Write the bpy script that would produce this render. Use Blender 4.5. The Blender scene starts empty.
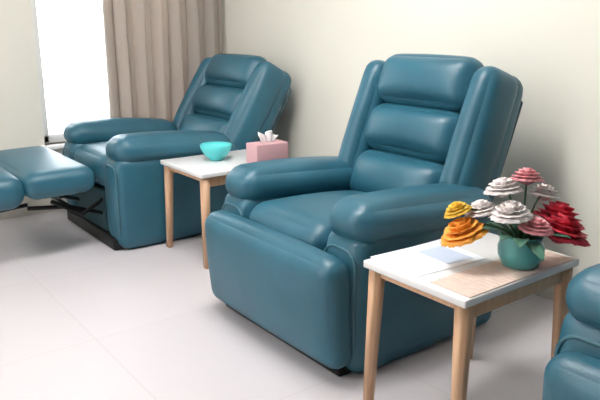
import bpy, bmesh, math, random
from mathutils import Vector, Matrix
random.seed(4)
S = bpy.context.scene
COL = S.collection
PI = math.pi

# ------------------------------------------------------------------ materials
def mat(name, col, rough=0.5, metal=0.0, bump=0.0, bscale=60.0, var=0.0, vscale=6.0, spec=0.5, sheen=0.0,
        coat=0.0, trans=0.0, bdist=0.002):
    m = bpy.data.materials.new(name); m.use_nodes = True
    nt = m.node_tree; b = nt.nodes['Principled BSDF']
    b.inputs['Base Color'].default_value = (*col, 1)
    b.inputs['Roughness'].default_value = rough
    b.inputs['Metallic'].default_value = metal
    b.inputs['Specular IOR Level'].default_value = spec
    b.inputs['Sheen Weight'].default_value = sheen
    b.inputs['Coat Weight'].default_value = coat
    b.inputs['Transmission Weight'].default_value = trans
    tc = nt.nodes.new('ShaderNodeTexCoord')
    if var > 0:
        n = nt.nodes.new('ShaderNodeTexNoise'); n.inputs['Scale'].default_value = vscale
        n.inputs['Detail'].default_value = 4
        nt.links.new(tc.outputs['Object'], n.inputs['Vector'])
        r = nt.nodes.new('ShaderNodeValToRGB')
        r.color_ramp.elements[0].position = 0.3; r.color_ramp.elements[1].position = 0.7
        r.color_ramp.elements[0].color = (*[c * (1 - var) for c in col], 1)
        r.color_ramp.elements[1].color = (*[min(1, c * (1 + var)) for c in col], 1)
        nt.links.new(n.outputs['Fac'], r.inputs['Fac'])
        nt.links.new(r.outputs['Color'], b.inputs['Base Color'])
    if bump > 0:
        v = nt.nodes.new('ShaderNodeTexNoise'); v.inputs['Scale'].default_value = bscale
        v.inputs['Detail'].default_value = 5
        nt.links.new(tc.outputs['Object'], v.inputs['Vector'])
        bp = nt.nodes.new('ShaderNodeBump'); bp.inputs['Strength'].default_value = bump
        bp.inputs['Distance'].default_value = bdist
        nt.links.new(v.outputs['Fac'], bp.inputs['Height'])
        nt.links.new(bp.outputs['Normal'], b.inputs['Normal'])
    return m

def wood_mat(name, c0, c1):
    m = mat(name, c0, 0.45)
    nt = m.node_tree; b = nt.nodes['Principled BSDF']
    tc = nt.nodes.new('ShaderNodeTexCoord'); mp = nt.nodes.new('ShaderNodeMapping')
    mp.inputs['Scale'].default_value = (40, 40, 3)
    n = nt.nodes.new('ShaderNodeTexNoise'); n.inputs['Scale'].default_value = 2.0; n.inputs['Detail'].default_value = 6
    r = nt.nodes.new('ShaderNodeValToRGB')
    r.color_ramp.elements[0].position = .35; r.color_ramp.elements[1].position = .65
    r.color_ramp.elements[0].color = (*c0, 1); r.color_ramp.elements[1].color = (*c1, 1)
    nt.links.new(tc.outputs['Object'], mp.inputs['Vector']); nt.links.new(mp.outputs['Vector'], n.inputs['Vector'])
    nt.links.new(n.outputs['Fac'], r.inputs['Fac']); nt.links.new(r.outputs['Color'], b.inputs['Base Color'])
    return m

M = {}
M['teal'] = mat('teal_leather', (0.021, 0.108, 0.160), 0.41, bump=0.35, bscale=140, var=0.10, vscale=5, spec=0.5)
M['teal_pipe'] = mat('teal_piping', (0.035, 0.120, 0.160), 0.5, bump=0.2)
M['teal_dark'] = mat('teal_lining', (0.020, 0.060, 0.075), 0.8, bump=0.2)
M['black'] = mat('black_metal', (0.02, 0.02, 0.02), 0.45, metal=0.6, bump=0.1)
M['chrome'] = mat('steel', (0.6, 0.6, 0.6), 0.25, metal=1.0, bump=0.05)
M['wall'] = mat('cream_paint', (0.77, 0.75, 0.675), 0.75, bump=0.15, bscale=220, var=0.015, vscale=1.2, spec=0.25)
M['ceil'] = mat('ceiling_paint', (0.82, 0.81, 0.78), 0.9, bump=0.1, bscale=150)
M['trim'] = mat('trim_paint', (0.72, 0.68, 0.60), 0.5, bump=0.05)
M['white'] = mat('white_frame', (0.86, 0.86, 0.85), 0.35, bump=0.04)
M['glass'] = mat('window_glass', (1, 1, 1), 0.0, trans=1.0, bump=0.005, bscale=2)
M['top'] = mat('white_tabletop', (0.74, 0.735, 0.74), 0.22, bump=0.03, bscale=300, var=0.01)
M['wood'] = wood_mat('beech_wood', (0.52, 0.315, 0.185), (0.62, 0.39, 0.245))
M['paper'] = mat('paper', (0.72, 0.76, 0.83), 0.6, bump=0.05)
M['ink'] = mat('pale_blue_print', (0.46, 0.54, 0.68), 0.6, bump=0.05)
M['mat'] = mat('beige_weave', (0.66, 0.52, 0.45), 0.7, bump=0.3, bscale=200, var=0.08, vscale=40)
M['turq'] = mat('turquoise_glaze', (0.09, 0.60, 0.62), 0.25, bump=0.05)
M['pot'] = mat('sea_green_glaze', (0.09, 0.33, 0.33), 0.3, bump=0.05, var=0.1)
M['soil'] = mat('moss', (0.05, 0.09, 0.04), 0.9, bump=0.6, bscale=80, var=0.3)
M['leaf'] = mat('leaf_green', (0.05, 0.15, 0.10), 0.5, bump=0.2, var=0.2)
M['stem'] = mat('stem_green', (0.07, 0.17, 0.07), 0.6, bump=0.1)
M['red'] = mat('petal_red', (0.55, 0.018, 0.045), 0.6, bump=0.2, var=0.12, vscale=20)
M['orange'] = mat('petal_orange', (0.88, 0.38, 0.05), 0.6, bump=0.2, var=0.10, vscale=20)
M['yellow'] = mat('petal_yellow', (0.80, 0.50, 0.05), 0.6, bump=0.2, var=0.10, vscale=20)
M['pink'] = mat('petal_pink', (0.72, 0.30, 0.33), 0.6, bump=0.2, var=0.10, vscale=20)
M['blush'] = mat('petal_white', (0.82, 0.76, 0.75), 0.6, bump=0.2, var=0.05, vscale=20)
M['pinkbox'] = mat('pink_card', (0.60, 0.36, 0.39), 0.6, bump=0.1)
M['tissue'] = mat('tissue', (0.88, 0.87, 0.88), 0.8, bump=0.3, bscale=60)

def floor_mat():
    m = mat('pale_vinyl_tiles', (0.59, 0.56, 0.585), 0.48)
    nt = m.node_tree; b = nt.nodes['Principled BSDF']
    tc = nt.nodes.new('ShaderNodeTexCoord')
    br = nt.nodes.new('ShaderNodeTexBrick')
    br.offset = 0.0; br.inputs['Scale'].default_value = 1.0
    br.inputs['Brick Width'].default_value = 0.8; br.inputs['Row Height'].default_value = 0.8
    br.inputs['Mortar Size'].default_value = 0.0012
    br.inputs['Color1'].default_value = (0.59, 0.56, 0.585, 1); br.inputs['Color2'].default_value = (0.58, 0.55, 0.573, 1)
    br.inputs['Mortar'].default_value = (0.47, 0.44, 0.44, 1)
    n = nt.nodes.new('ShaderNodeTexNoise'); n.inputs['Scale'].default_value = 2.5; n.inputs['Detail'].default_value = 8
    mx = nt.nodes.new('ShaderNodeMixRGB'); mx.blend_type = 'MULTIPLY'; mx.inputs['Fac'].default_value = 0.06
    nt.links.new(tc.outputs['Object'], br.inputs['Vector']); nt.links.new(tc.outputs['Object'], n.inputs['Vector'])
    nt.links.new(br.outputs['Color'], mx.inputs['Color1']); nt.links.new(n.outputs['Fac'], mx.inputs['Color2'])
    nt.links.new(mx.outputs['Color'], b.inputs['Base Color'])
    return m
M['floor'] = floor_mat()

def curtain_mat():
    m = bpy.data.materials.new('taupe_curtain_cloth'); m.use_nodes = True
    nt = m.node_tree; b = nt.nodes['Principled BSDF']; out = nt.nodes['Material Output']
    c = (0.53, 0.475, 0.43)
    b.inputs['Base Color'].default_value = (*c, 1); b.inputs['Roughness'].default_value = 0.85
    tc = nt.nodes.new('ShaderNodeTexCoord'); w = nt.nodes.new('ShaderNodeTexNoise'); w.inputs['Scale'].default_value = 300
    bp = nt.nodes.new('ShaderNodeBump'); bp.inputs['Strength'].default_value = 0.15; bp.inputs['Distance'].default_value = 0.001
    nt.links.new(tc.outputs['Object'], w.inputs['Vector']); nt.links.new(w.outputs['Fac'], bp.inputs['Height'])
    nt.links.new(bp.outputs['Normal'], b.inputs['Normal'])
    t = nt.nodes.new('ShaderNodeBsdfTranslucent'); t.inputs['Color'].default_value = (0.58, 0.49, 0.43, 1)
    mx = nt.nodes.new('ShaderNodeMixShader'); mx.inputs['Fac'].default_value = 0.32
    nt.links.new(b.outputs['BSDF'], mx.inputs[1]); nt.links.new(t.outputs['BSDF'], mx.inputs[2])
    nt.links.new(mx.outputs['Shader'], out.inputs['Surface'])
    return m
M['curtain'] = curtain_mat()

def emit_mat(name, col, st):
    m = bpy.data.materials.new(name); m.use_nodes = True
    nt = m.node_tree; b = nt.nodes['Principled BSDF']
    b.inputs['Base Color'].default_value = (*col, 1)
    b.inputs['Emission Color'].default_value = (*col, 1); b.inputs['Emission Strength'].default_value = st
    return m

# ------------------------------------------------------------------ helpers
def obj(name, bm, m, parent=None, smooth=True):
    me = bpy.data.meshes.new(name)
    bmesh.ops.recalc_face_normals(bm, faces=bm.faces)
    bm.to_mesh(me); bm.free()
    if smooth:
        for p in me.polygons: p.use_smooth = True
    for mm in (m if isinstance(m, (list, tuple)) else [m]): me.materials.append(mm)
    o = bpy.data.objects.new(name, me); COL.objects.link(o)
    if parent: o.parent = parent
    return o
def thing(name, label, cat, loc=(0, 0, 0), rz=0, group=None):
    o = bpy.data.objects.new(name, None); COL.objects.link(o)
    o.empty_display_size = 0.1
    o.location = loc; o.rotation_euler = (0, 0, rz)
    tag(o, label, cat, group); return o
def tag(o, label, cat, group=None):
    o['label'] = label; o['category'] = cat; o['kind'] = 'thing'
    if group: o['group'] = group
    return o
def structure(o): o['kind'] = 'structure'; return o

def BM(): return bmesh.new()
def cushion(bm, size, r, puff=(0, 0, 0), mtx=Matrix(), n=13, fn=None):
    """a padded block: box rounded by r, its faces swollen by puff"""
    t = BM(); bmesh.ops.create_cube(t, size=2.0)
    bmesh.ops.subdivide_edges(t, edges=t.edges[:], cuts=n, use_grid_fill=True)
    h = Vector(size) / 2
    for v in t.verts:
        p = v.co.copy(); q = Vector()
        for i in range(3):
            a = abs(p[i]); a = 1 - (1 - a) ** 1.7 if a < 1 else 1
            q[i] = math.copysign(a, p[i])
        pos = Vector([q[i] * h[i] for i in range(3)])
        inner = Vector([max(-(h[i] - r), min(h[i] - r, pos[i])) for i in range(3)])
        d = pos - inner
        if d.length > 1e-7: pos = inner + d.normalized() * r
        add = Vector()
        for i in range(3):
            j, k = (i + 1) % 3, (i + 2) % 3
            add[i] = puff[i] * q[i] * (1 - q[j] ** 2) * (1 - q[k] ** 2)
        pos += add
        if fn: pos = fn(pos, q)
        v.co = mtx @ pos
    merge(bm, t)
def merge(bm, t):
    me = bpy.data.meshes.new('tmp'); t.to_mesh(me); t.free(); bm.from_mesh(me); bpy.data.meshes.remove(me)
def box(bm, x0, x1, y0, y1, z0, z1, bev=0.0, mtx=Matrix()):
    t = BM(); bmesh.ops.create_cube(t, size=1.0)
    for v in t.verts:
        v.co = Vector(((x0 + x1) / 2 + v.co.x * (x1 - x0), (y0 + y1) / 2 + v.co.y * (y1 - y0), (z0 + z1) / 2 + v.co.z * (z1 - z0)))
    if bev > 0: bmesh.ops.bevel(t, geom=t.edges[:], offset=bev, segments=3, affect='EDGES', profile=0.5)
    bmesh.ops.transform(t, matrix=mtx, verts=t.verts)
    merge(bm, t)
def tube(bm, pts, r, n=8, closed=False, mtx=Matrix()):
    pts = [Vector(p) for p in pts]; N = len(pts); rings = []
    rr = r if isinstance(r, (list, tuple)) else [r] * N
    up = None
    for i, p in enumerate(pts):
        a = pts[(i - 1) % N] if (closed or i > 0) else p
        b = pts[(i + 1) % N] if (closed or i < N - 1) else p
        t = (b - a).normalized()
        if up is None:
            up = Vector((0, 0, 1)) if abs(t.z) < .9 else Vector((1, 0, 0))
        s = t.cross(up).normalized(); up = s.cross(t).normalized()
        rings.append([bm.verts.new(mtx @ (p + rr[i] * (math.cos(2 * PI * k / n) * s + math.sin(2 * PI * k / n) * up))) for k in range(n)])
    for i in range(N if closed else N - 1):
        A, B = rings[i], rings[(i + 1) % N]
        for k in range(n): bm.faces.new((A[k], A[(k + 1) % n], B[(k + 1) % n], B[k]))
    if not closed:
        bm.faces.new(rings[0][::-1]); bm.faces.new(rings[-1])
def lathe(bm, prof, n=32, mtx=Matrix()):
    rings = []
    for r, z in prof:
        rings.append([bm.verts.new(mtx @ Vector((r * math.cos(2 * PI * k / n), r * math.sin(2 * PI * k / n), z))) for k in range(n)])
    for A, B in zip(rings, rings[1:]):
        for k in range(n): bm.faces.new((A[k], A[(k + 1) % n], B[(k + 1) % n], B[k]))
    bm.faces.new(rings[0][::-1]); bm.faces.new(rings[-1])
def T(x=0, y=0, z=0): return Matrix.Translation((x, y, z))
def RX(a): return Matrix.Rotation(a, 4, 'X')
def RY(a): return Matrix.Rotation(a, 4, 'Y')
def RZ(a): return Matrix.Rotation(a, 4, 'Z')

# ------------------------------------------------------------------ the room
XF, XN, YL, YR, H = -4.42, 8.0, -2.9, 2.60, 2.75     # far wall, near wall, left wall, right wall, height
TW = 0.2
b = BM(); box(b, XF - .3, XN + .3, YL - .3, YR + .3, -0.15, 0); structure(obj('floor', b, M['floor'], smooth=False))
b = BM(); box(b, XF - .3, XN + .3, YL - .3, YR + .3, H, H + .15); structure(obj('ceiling', b, M['ceil'], smooth=False))
b = BM(); box(b, XF - TW, XN + TW, YR, YR + TW, 0, H); structure(obj('wall_right', b, M['wall'], smooth=False))
b = BM(); box(b, XN, XN + TW, YL, YR, 0, H); structure(obj('wall_near', b, M['wall'], smooth=False))

def holed_wall(bm, along, lo, hi, t0, t1, holes):
    """boxes around window holes; along='y' runs in y at x t0..t1, else in x at y t0..t1"""
    def put(a0, a1, z0, z1):
        if a1 - a0 < 1e-4 or z1 - z0 < 1e-4: return
        if along == 'y': box(bm, t0, t1, a0, a1, z0, z1)
        else: box(bm, a0, a1, t0, t1, z0, z1)
    cur = lo
    for a0, a1, z0, z1 in holes:
        put(cur, a0, 0, H); put(a0, a1, 0, z0); put(a0, a1, z1, H); cur = a1
    put(cur, hi, 0, H)
W1 = (1.25, 2.30, 0.45, 2.30)
b = BM(); holed_wall(b, 'y', YL, YR, XF - TW, XF, [W1]); structure(obj('wall_far', b, M['wall'], smooth=False))
WL = [(-3.2, -1.7, 0.9, 2.4)]
b = BM(); holed_wall(b, 'x', XF - TW, XN + TW, YL - TW, YL, WL); structure(obj('wall_left', b, M['wall'], smooth=False))

def window(idx, along, t_in, a0, a1, z0, z1):
    e = bpy.data.objects.new('window_%d' % idx, None); COL.objects.link(e); structure(e)
    f = BM(); g = BM(); w = .055
    sgn = -1
    def put(bm, p0, p1, q0, q1, d0, d1, bev=.006):
        if along == 'y': box(bm, t_in + d0, t_in + d1, p0, p1, q0, q1, bev)
        else: box(bm, p0, p1, t_in + d0, t_in + d1, q0, q1, bev)
    D0, D1 = -.13, -.07
    put(f, a0, a1, z0, z0 + w, D0, D1); put(f, a0, a1, z1 - w, z1, D0, D1)
    put(f, a0, a0 + w, z0, z1, D0, D1); put(f, a1 - w, a1, z0, z1, D0, D1)
    mid = (a0 + a1) / 2; put(f, mid - .03, mid + .03, z0, z1, D0, D1)
    obj('window_frame', f, M['white'], e)
    put(g, a0 + w, mid - .03, z0 + w, z1 - w, -.103, -.099, 0)
    put(g, mid + .03, a1 - w, z0 + w, z1 - w, -.103, -.099, 0)
    obj('pane', g, M['glass'], e, smooth=False)
    s = BM(); put(s, a0 - .03, a1 + .03, z0 - .03, z0, -.07, .03, .005)
    obj('window_sill', s, M['white'], e)
window(1, 'y', XF, *W1)
for i, w in enumerate(WL): window(2 + i, 'x', YL, *w)
# skirting
b = BM(); box(b, XF, XN, YR - .014, YR, 0, .09, .003); structure(obj('baseboard_right', b, M['trim']))
b = BM(); box(b, XF, XF + .014, YL, YR - .014, 0, .09, .003); structure(obj('baseboard_far', b, M['trim']))

# ceiling lamps (flat panels)
LAMP = emit_mat('lamp_diffuser', (1.0, 0.975, 0.95), 30.0)
for i, (x, y) in enumerate([(-2.05, 1.05), (-2.05, -1.6)]):
    t = thing('ceiling_light', ['long ceiling light panel above the recliner between the tables',
              'long ceiling light panel by the window opposite the recliners'][i], 'ceiling light', (x, y, H), 0, 'ceiling light panels')
    b = BM(); box(b, -.31, .31, -.61, .61, -.03, 0, .004); obj('frame', b, M['white'], t)
    b = BM(); box(b, -.285, .285, -.585, .585, -.034, -.0305); obj('diffuser', b, LAMP, t, smooth=False)

# ------------------------------------------------------------------ curtain
def curtain_bm(y0, y1, z0, z1, folds, amp):
    bm = BM(); ny, nz = 150, 14; th = .004; lay = []
    for side in (0, 1):
        g = []
        for i in range(ny + 1):
            u = i / ny; row = []
            for j in range(nz + 1):
                w = j / nz
                a = amp * (1 - .35 * w)
                ph = 2 * PI * folds * u + .5 * math.sin(5 * u + 2 * w)
                dx = a * math.sin(ph) + .25 * a * math.sin(2.3 * ph + 1)
                yy = y0 + (y1 - y0) * u + .012 * math.sin(2 * ph) + .01 * (1 - w) * math.sin(9 * u)
                row.append(bm.verts.new((dx + (th if side else 0), yy, z0 + (z1 - z0) * w)))
            g.append(row)
        lay.append(g)
    for g in lay:
        for i in range(ny):
            for j in range(nz): bm.faces.new((g[i][j], g[i + 1][j], g[i + 1][j + 1], g[i][j + 1]))
    A, B = lay
    for i in range(ny):
        for j in (0, nz): bm.faces.new((A[i][j], A[i + 1][j], B[i + 1][j], B[i][j]))
    for j in range(nz):
        for i in (0, ny): bm.faces.new((A[i][j], A[i][j + 1], B[i][j + 1], B[i][j]))
    return bm
ct = thing('curtain', 'taupe floor length curtain drawn to the right side of the bright window', 'curtain', (XF + .085, 0, 0))
obj('cloth', curtain_bm(1.66, 2.57, .02, 2.47, 7, .032), M['curtain'], ct)
b = BM(); box(b, -.012, .016, 1.65, 2.58, 2.44, 2.485, .003); obj('heading_tape', b, M['curtain'], ct)
cr = thing('curtain_rod', 'steel curtain rod above the window', 'curtain rod', (XF + .087, 0, 2.50))
b = BM(); tube(b, [(0, 1.05, 0), (0, 2.57, 0)], .013, 12); obj('rod', b, M['chrome'], cr)
for yy in (1.1, 2.565):
    b = BM(); box(b, -.087, .012, yy - .012, yy + .012, -.012, .012, .003); obj('bracket', b, M['chrome'], cr)

# ------------------------------------------------------------------ recliners
def ring_xz(w, h, r, y, n=6):
    """rounded rectangle in the xz plane, centred"""
    pts = []
    for cx, cz, a0 in ((w / 2 - r, h / 2 - r, 0), (-w / 2 + r, h / 2 - r, PI / 2), (-w / 2 + r, -h / 2 + r, PI), (w / 2 - r, -h / 2 + r, 1.5 * PI)):
        for k in range(n + 1):
            a = a0 + (PI / 2) * k / n
            pts.append((cx + r * math.cos(a), y, cz + r * math.sin(a)))
    return pts

def make_recliner(label, loc, rz=0.0, recline=19, raised=False, back_shift=0.0, bw=.775):
    t = thing('recliner', label, 'recliner', loc, rz, 'teal recliners along the wall')
    W = .90; AW = .20; IW = W - 2 * AW
    # plinth
    b = BM(); box(b, -W / 2 + .06, W / 2 - .06, -.40, .36, .0, .07, .01); obj('base', b, M['black'], t)
    # arms : slab with a pillow top
    for s in (-1, 1):
        ax = s * (W / 2 - AW / 2)
        def shape(p, q):
            # front swells a little, back end tucks under
            if q.y < 0: p.y -= .018 * (1 - q.z ** 2)
            return p
        b = BM(); cushion(b, (AW, .77, .52), .05, (.012, .014, 0), T(ax, .02, .262), fn=shape)
        a = obj('arm', b, M['teal'], t)
        b = BM(); cushion(b, (AW + .015, .72, .15), .07, (.012, .012, .022), T(ax, -.005, .532) @ RX(math.radians(-3.5)), n=15)
        obj('arm_pad', b, M['teal'], a)
        b = BM(); tube(b, ring_xz(AW - .035, .40, .06, 0), .006, 8, True, T(ax, -.374, .27)); obj('piping', b, M['teal_pipe'], a)
    # seat
    b = BM(); cushion(b, (IW - .004, .62, .19), .07, (0, .02, .035), T(0, -.075, .400) @ RX(math.radians(-3)), n=15)
    st = obj('seat', b, M['teal'], t)
    b = BM(); tube(b, [(-IW / 2 + .05, -.389, .36), (0, -.408, .36), (IW / 2 - .05, -.389, .36)], .005, 8); obj('piping', b, M['teal_pipe'], st)
    # inner carcass under the seat
    b = BM(); box(b, -IW / 2 + .01, IW / 2 - .01, -.38, .34, .072, .31, .01); obj('seat_box', b, M['teal_dark'], t)
    # leg rest
    if not raised:
        def lean(p, q):
            # the foot of the panel tucks back under the padded upper edge
            p.y += .030 * (.5 - q.z * .5) ** 1.5
            return p
        b = BM(); cushion(b, (W - .05, .13, .41), .060, (0, .026, .010), T(.010, -.432, .247), n=19, fn=lean)
        lr = obj('leg_rest', b, M['teal'], t)
    else:
        lr_m = T(0, -.655, .425) @ RX(math.radians(1))
        b = BM(); cushion(b, (W - .04, .36, .14), .06, (0, .02, .012), lr_m, n=15)
        lr = obj('leg_rest', b, M['teal'], t)
        b = BM(); cushion(b, (W - .05, .24, .17), .075, (0, .01, .012), T(0, -.95, .405), n=13)
        obj('foot_pad', b, M['teal'], lr)
        b = BM()
        for s in (-1, 1):
            x = s * (IW / 2 - .06)
            tube(b, [(x, -.34, .16), (x, -.56, .24), (x, -.78, .265)], .012, 8)
            tube(b, [(x + .02 * s, -.34, .28), (x + .02 * s, -.50, .19), (x + .02 * s, -.66, .29)], .012, 8)
            tube(b, [(x, -.78, .285), (x, -.93, .275)], .011, 8)
        tube(b, [(-IW / 2 + .06, -.56, .24), (IW / 2 - .06, -.56, .24)], .011, 8)
        obj('mechanism', b, M['black'], t)
    # back, built upright about its hinge then leaned
    hinge = T(0, .20 + back_shift, .318) @ RX(math.radians(-recline))
    BWt = bw
    def taper(p, q):
        p.x *= 1.0 - .04 * max(0, q.z)
        return p
    b = BM(); cushion(b, (BWt, .14, .78), .065, (0, .02, .0), hinge @ T(0, .13, .40), n=15, fn=taper)
    bk = obj('backrest', b, M['teal'], t)
    for s in (-1, 1):
        b = BM(); cushion(b, (.135, .20, .69), .062, (.012, .015, .0), hinge @ T(s * (BWt / 2 - .068), .035, .435) @ RZ(s * math.radians(-8)), n=14, fn=taper)
        obj('side_bolster', b, M['teal'], bk)
    CW = BWt - .25
    for z, h, py, dy in ((.70, .225, .04, -.01), (.475, .215, .045, 0.0), (.245, .235, .055, .0)):
        b = BM(); cushion(b, (CW, .15, h), .066, (0, py, .008), hinge @ T(0, .02 + dy, z), n=15)
        obj('head_pillow' if z > .6 else 'back_pillow', b, M['teal'], bk)
    b = BM(); tube(b, [(-BWt / 2 + .04, .205, .10), (-BWt / 2 + .04, .205, .70), (-BWt / 2 + .12, .205, .765), (BWt / 2 - .12, .205, .765), (BWt / 2 - .04, .205, .70), (BWt / 2 - .04, .205, .10)], .005, 8, False, hinge)
    obj('piping', b, M['teal_pipe'], bk)
    return t

make_recliner('teal leather recliner with its leg rest folded down, between the two side tables', (-1.975, 1.775, 0), 0, 21, False, -.035)
make_recliner('teal leather recliner with raised leg rest in front of the taupe curtain', (-3.765, 1.67, 0), 0, 31, True, .09, .83)
make_recliner('teal leather recliner cut off by the lower right edge, beyond the table of flowers', (-.38, 1.80, 0), 0, 21, False, -.035)

# ------------------------------------------------------------------ side tables
def make_table(label, loc, w=.40, d=.55, h=.50):
    t = thing('side_table', label, 'table', loc, 0, 'white side tables between the recliners')
    b = BM(); box(b, -w / 2, w / 2, -d / 2, d / 2, h - .024, h, .005); obj('tabletop', b, M['top'], t)
    lt = .042
    for sx in (-1, 1):
        for sy in (-1, 1):
            x, y = sx * (w / 2 - .03), sy * (d / 2 - .035)
            b = BM()
            q = BM(); bmesh.ops.create_cube(q, size=1.0)
            for v in q.verts:
                top = v.co.z > 0; k = 1 if top else .72
                v.co = Vector((x + (0 if top else sx * .012) + v.co.x * lt * k, y + (0 if top else sy * .012) + v.co.y * lt * k, (h - .0245) if top else 0))
            bmesh.ops.bevel(q, geom=q.edges[:], offset=.005, segments=2, affect='EDGES'); merge(b, q)
            obj('leg', b, M['wood'], t)
    for sx in (-1, 1):
        x = sx * (w / 2 - .03)
        b = BM(); box(b, x - .010, x + .010, -d / 2 + .057, d / 2 - .057, h - .075, h - .0245, .003); obj('apron', b, M['wood'], t)
    for sy in (-1, 1):
        y = sy * (d / 2 - .035)
        b = BM(); box(b, -w / 2 + .052, w / 2 - .052, y - .009, y + .009, h - .05, h - .0245, .003); obj('rail', b, M['wood'], t)
    return t
T1 = (-3.045, 1.80); T2 = (-1.225, 1.60); TH = .50
make_table('white side table with wooden legs holding the turquoise bowl, between the two farther recliners', (*T1, 0), w=.46)
make_table('white side table with wooden legs holding the flower arrangement', (*T2, 0))

# ------------------------------------------------------------------ things on the tables
def bloom(parent, c, r, m, kind='rose', tilt=(0, 0)):
    bm = BM(); base = T(*c) @ RX(tilt[0]) @ RY(tilt[1])
    layers = 5
    for L in range(layers):
        f = L / (layers - 1)
        n = 4 + L * 2; rr = r * (.22 + .62 * f); op = math.radians(12 + 62 * f); hh = r * (.92 - .05 * f)
        for k in range(n):
            a = 2 * PI * k / n + L * .7 + random.uniform(-.1, .1)
            g = []
            for i in range(5):
                row = []
                for j in range(5):
                    u = (j / 4 - .5) * 2; v = i / 4
                    wid = rr * 1.0 * math.sin(min(1, v * 1.1 + .12) * PI * .62)
                    x = u * wid
                    out = rr * .25 + hh * v * math.sin(op * (0.4 + .6 * v)) - .18 * abs(u) * wid
                    z = -r * .35 + hh * v * math.cos(op * (.4 + .6 * v)) * 1.25 - (.05 * r if i == 4 else 0)
                    row.append(Vector((out, x, z)))
                g.append(row)
            mt = base @ RZ(a)
            vs = [[bm.verts.new(mt @ p) for p in row] for row in g]
            for i in range(4):
                for j in range(4): bm.faces.new((vs[i][j], vs[i][j + 1], vs[i + 1][j + 1], vs[i + 1][j]))
    t = BM(); bmesh.ops.create_icosphere(t, subdivisions=2, radius=r * .42)
    bmesh.ops.transform(t, matrix=base @ T(0, 0, -r * .05), verts=t.verts); merge(bm, t)
    o = obj('flower', bm, m, parent)
    o.modifiers.new('thickness', 'SOLIDIFY').thickness = .0012
    return o
def leaf_bm(bm, p, d, ln, wd):
    d = Vector(d).normalized(); up = Vector((0, 0, 1)); s = d.cross(up)
    s = s.normalized() if s.length > 1e-3 else Vector((1, 0, 0)); nn = s.cross(d)
    prev = None
    for i in range(8):
        v = i / 7; w = wd * math.sin(PI * (v * .94 + .03)) ** .8
        c = Vector(p) + d * ln * v - up * .35 * ln * v * v
        row = [bm.verts.new(c + s * w * k + nn * (.25 * w * abs(k))) for k in (-1, -.5, 0, .5, 1)]
        if prev:
            for j in range(4): bm.faces.new((prev[j], prev[j + 1], row[j + 1], row[j]))
        prev = row

FX, FY = -1.098, 1.664
fa = thing('flower_arrangement', 'flower arrangement of red, orange, pink and white blooms in a sea green pot', 'flowers', (FX, FY, TH + .0032))
b = BM(); lathe(b, [(.040, 0), (.052, .004), (.066, .035), (.068, .06), (.058, .088), (.062, .097), (.056, .098), (.050, .088), (.048, .080)], 36)
obj('pot', b, M['pot'], fa)
b = BM(); lathe(b, [(.0475, .070), (.0475, .082), (.02, .088)], 24); obj('moss', b, M['soil'], fa)
# camera-side axes in the world: right (.604,.797), towards camera (.797,-.604)
RT = Vector((.604, .797, 0)); NR = Vector((.797, -.604, 0))
def at(r, n, z): return RT * r + NR * n + Vector((0, 0, z))
blooms = [(-.175, .0, .100, .064, 'orange', 'orange flower leaning far left'), (-.19, -.03, .162, .038, 'yellow', 'small yellow flower above the orange one'),
          (.112, .00, .105, .078, 'red', 'large red flower on the right'), (.122, -.05, .135, .068, 'red', 'red flower above the large red one'),
          (.025, .04, .130, .044, 'pink', 'pink flower over the pot'), (.02, -.06, .255, .045, 'pink', 'topmost pink flower'),
          (-.045, .02, .165, .055, 'blush', 'white flower at the centre'), (-.055, -.04, .225, .050, 'blush', 'white flower at the upper left'),
          (.085, -.08, .200, .045, 'blush', 'white flower at the upper right'), (-.115, -.04, .160, .045, 'blush', 'white flower beside the orange one')]
for r_, n_, z_, rad, m_, lb in blooms:
    c = at(r_, n_, z_)
    o = bloom(fa, c, rad, M[m_], tilt=(-c.y * 2.2, c.x * 2.2)); o['label'] = lb
    b = BM(); base = Vector((c.x * .08, c.y * .08, .078))
    pts = [base.lerp(c, k / 6) + Vector((0, 0, .04 * math.sin(PI * k / 6))) for k in range(7)]
    pts[-1] = c - Vector((0, 0, rad * .3)); tube(b, pts, .0028, 6); obj('stem', b, M['stem'], fa)
for k in range(12):
    a = 2 * PI * k / 12 + random.uniform(-.2, .2); el = random.uniform(.15, .9)
    b = BM(); p = (math.cos(a) * .03, math.sin(a) * .03, .088)
    leaf_bm(b, p, (math.cos(a), math.sin(a), el), random.uniform(.09, .14), .022)
    o = obj('leaf', b, M['leaf'], fa); o.modifiers.new('thickness', 'SOLIDIFY').thickness = .001

# woven mat under the flower pot
b = BM(); box(b, -.070, .070, -.25, .25, 0, .003, .001)
for k in range(24):
    yy = -.24 + .48 * k / 23
    tube(b, [(-.067, yy, .0026), (.067, yy, .0026)], .0011, 5)
pm = obj('placemat', b, M['mat'], smooth=False); pm.location = (-1.100, 1.60, TH + .0002)
tag(pm, 'beige woven placemat under the pot of flowers', 'placemat')
# leaflet lying on the near table
b = BM(); box(b, -.105, .105, -.148, .148, 0, .0016); lf = obj('leaflet', b, M['paper'], smooth=False)
lf.location = (-1.315, 1.50, TH + .0003); lf.rotation_euler = (0, 0, math.radians(-4))
tag(lf, 'white paper leaflet lying on the table in front of the flowers', 'leaflet')
b = BM(); box(b, -.06, .08, .01, .115, .0017, .0021); obj('printed_picture', b, M['ink'], lf, smooth=False)

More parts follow.
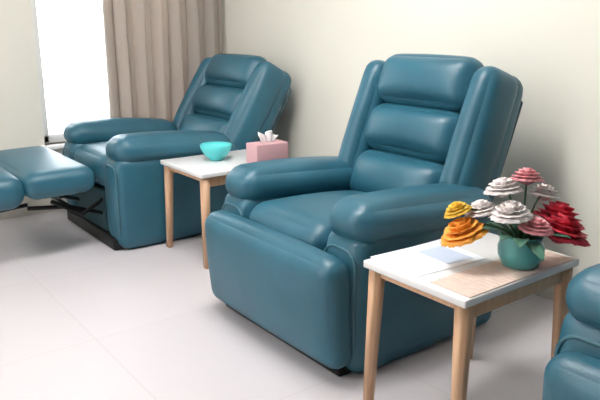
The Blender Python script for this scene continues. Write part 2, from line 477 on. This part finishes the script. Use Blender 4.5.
# turquoise bowl and pink tissue box on the farther table
bw = thing('bowl', 'turquoise round bowl on the farther side table', 'bowl', (-3.09, 1.77, TH))
b = BM(); lathe(b, [(.035, 0), (.038, .008), (.062, .03), (.082, .062), (.086, .085), (.083, .087), (.078, .064), (.058, .034), (.03, .014)], 40)
obj('bowl_body', b, M['turq'], bw)
pk = thing('tissue_box', 'pink tissue box with a white tissue at the back of the farther side table', 'tissue box', (-2.882, 1.965, TH), math.radians(88))
b = BM(); box(b, -.10, .10, -.055, .055, 0, .105, .004); obj('carton', b, M['pinkbox'], pk)
b = BM()
prev = None
for i in range(7):
    v = i / 6; row = []
    for j in range(15):
        u = (j / 14 - .5)
        row.append(b.verts.new((u * (.07 + .06 * v), .012 * math.sin(u * 19 + 2 * v) * (.4 + v), .104 + v * (.055 - .05 * u * u + .012 * math.sin(u * 12)))))
    if prev:
        for j in range(14): b.faces.new((prev[j], prev[j + 1], row[j + 1], row[j]))
    prev = row
o = obj('tissue', b, M['tissue'], pk); o.modifiers.new('thickness', 'SOLIDIFY').thickness = .001

# ------------------------------------------------------------------ camera, sky, light
cam = bpy.data.cameras.new('camera'); co = bpy.data.objects.new('camera', cam); COL.objects.link(co)
cam.sensor_width = 36; cam.lens = 660 / 600 * 36
pitch = math.atan((200 - 27) / 660)
fwd = Vector((-.797 * math.cos(pitch), .604 * math.cos(pitch), -math.sin(pitch)))
co.location = (0, 0, 1.2); co.rotation_euler = fwd.to_track_quat('-Z', 'Y').to_euler()
cam.clip_start = .05
S.camera = co

w = bpy.data.worlds.new('world'); S.world = w; w.use_nodes = True
bg = w.node_tree.nodes['Background']; bg.inputs['Color'].default_value = (0.92, 0.96, 1.0, 1); bg.inputs['Strength'].default_value = 8.0
def portal(loc, rot, sx, sy):
    l = bpy.data.lights.new('window_portal', 'AREA'); l.shape = 'RECTANGLE'; l.size = sx; l.size_y = sy
    l.cycles.is_portal = True
    o = bpy.data.objects.new('window_portal', l); COL.objects.link(o); o.location = loc; o.rotation_euler = rot
portal((XF - .16, (W1[0] + W1[1]) / 2, (W1[2] + W1[3]) / 2), (0, -PI / 2, 0), W1[3] - W1[2], W1[1] - W1[0])
for x0, x1, z0, z1 in WL: portal(((x0 + x1) / 2, YL - .16, (z0 + z1) / 2), (PI / 2, 0, 0), x1 - x0, z1 - z0)

S.view_settings.view_transform = 'Standard'; S.view_settings.look = 'None'
S.view_settings.gamma = 1.0; S.view_settings.use_curve_mapping = False
S.view_settings.exposure = 0.06
S.cycles.use_denoising = True
S.cycles.max_bounces = 10; S.cycles.diffuse_bounces = 6; S.cycles.sample_clamp_indirect = 8
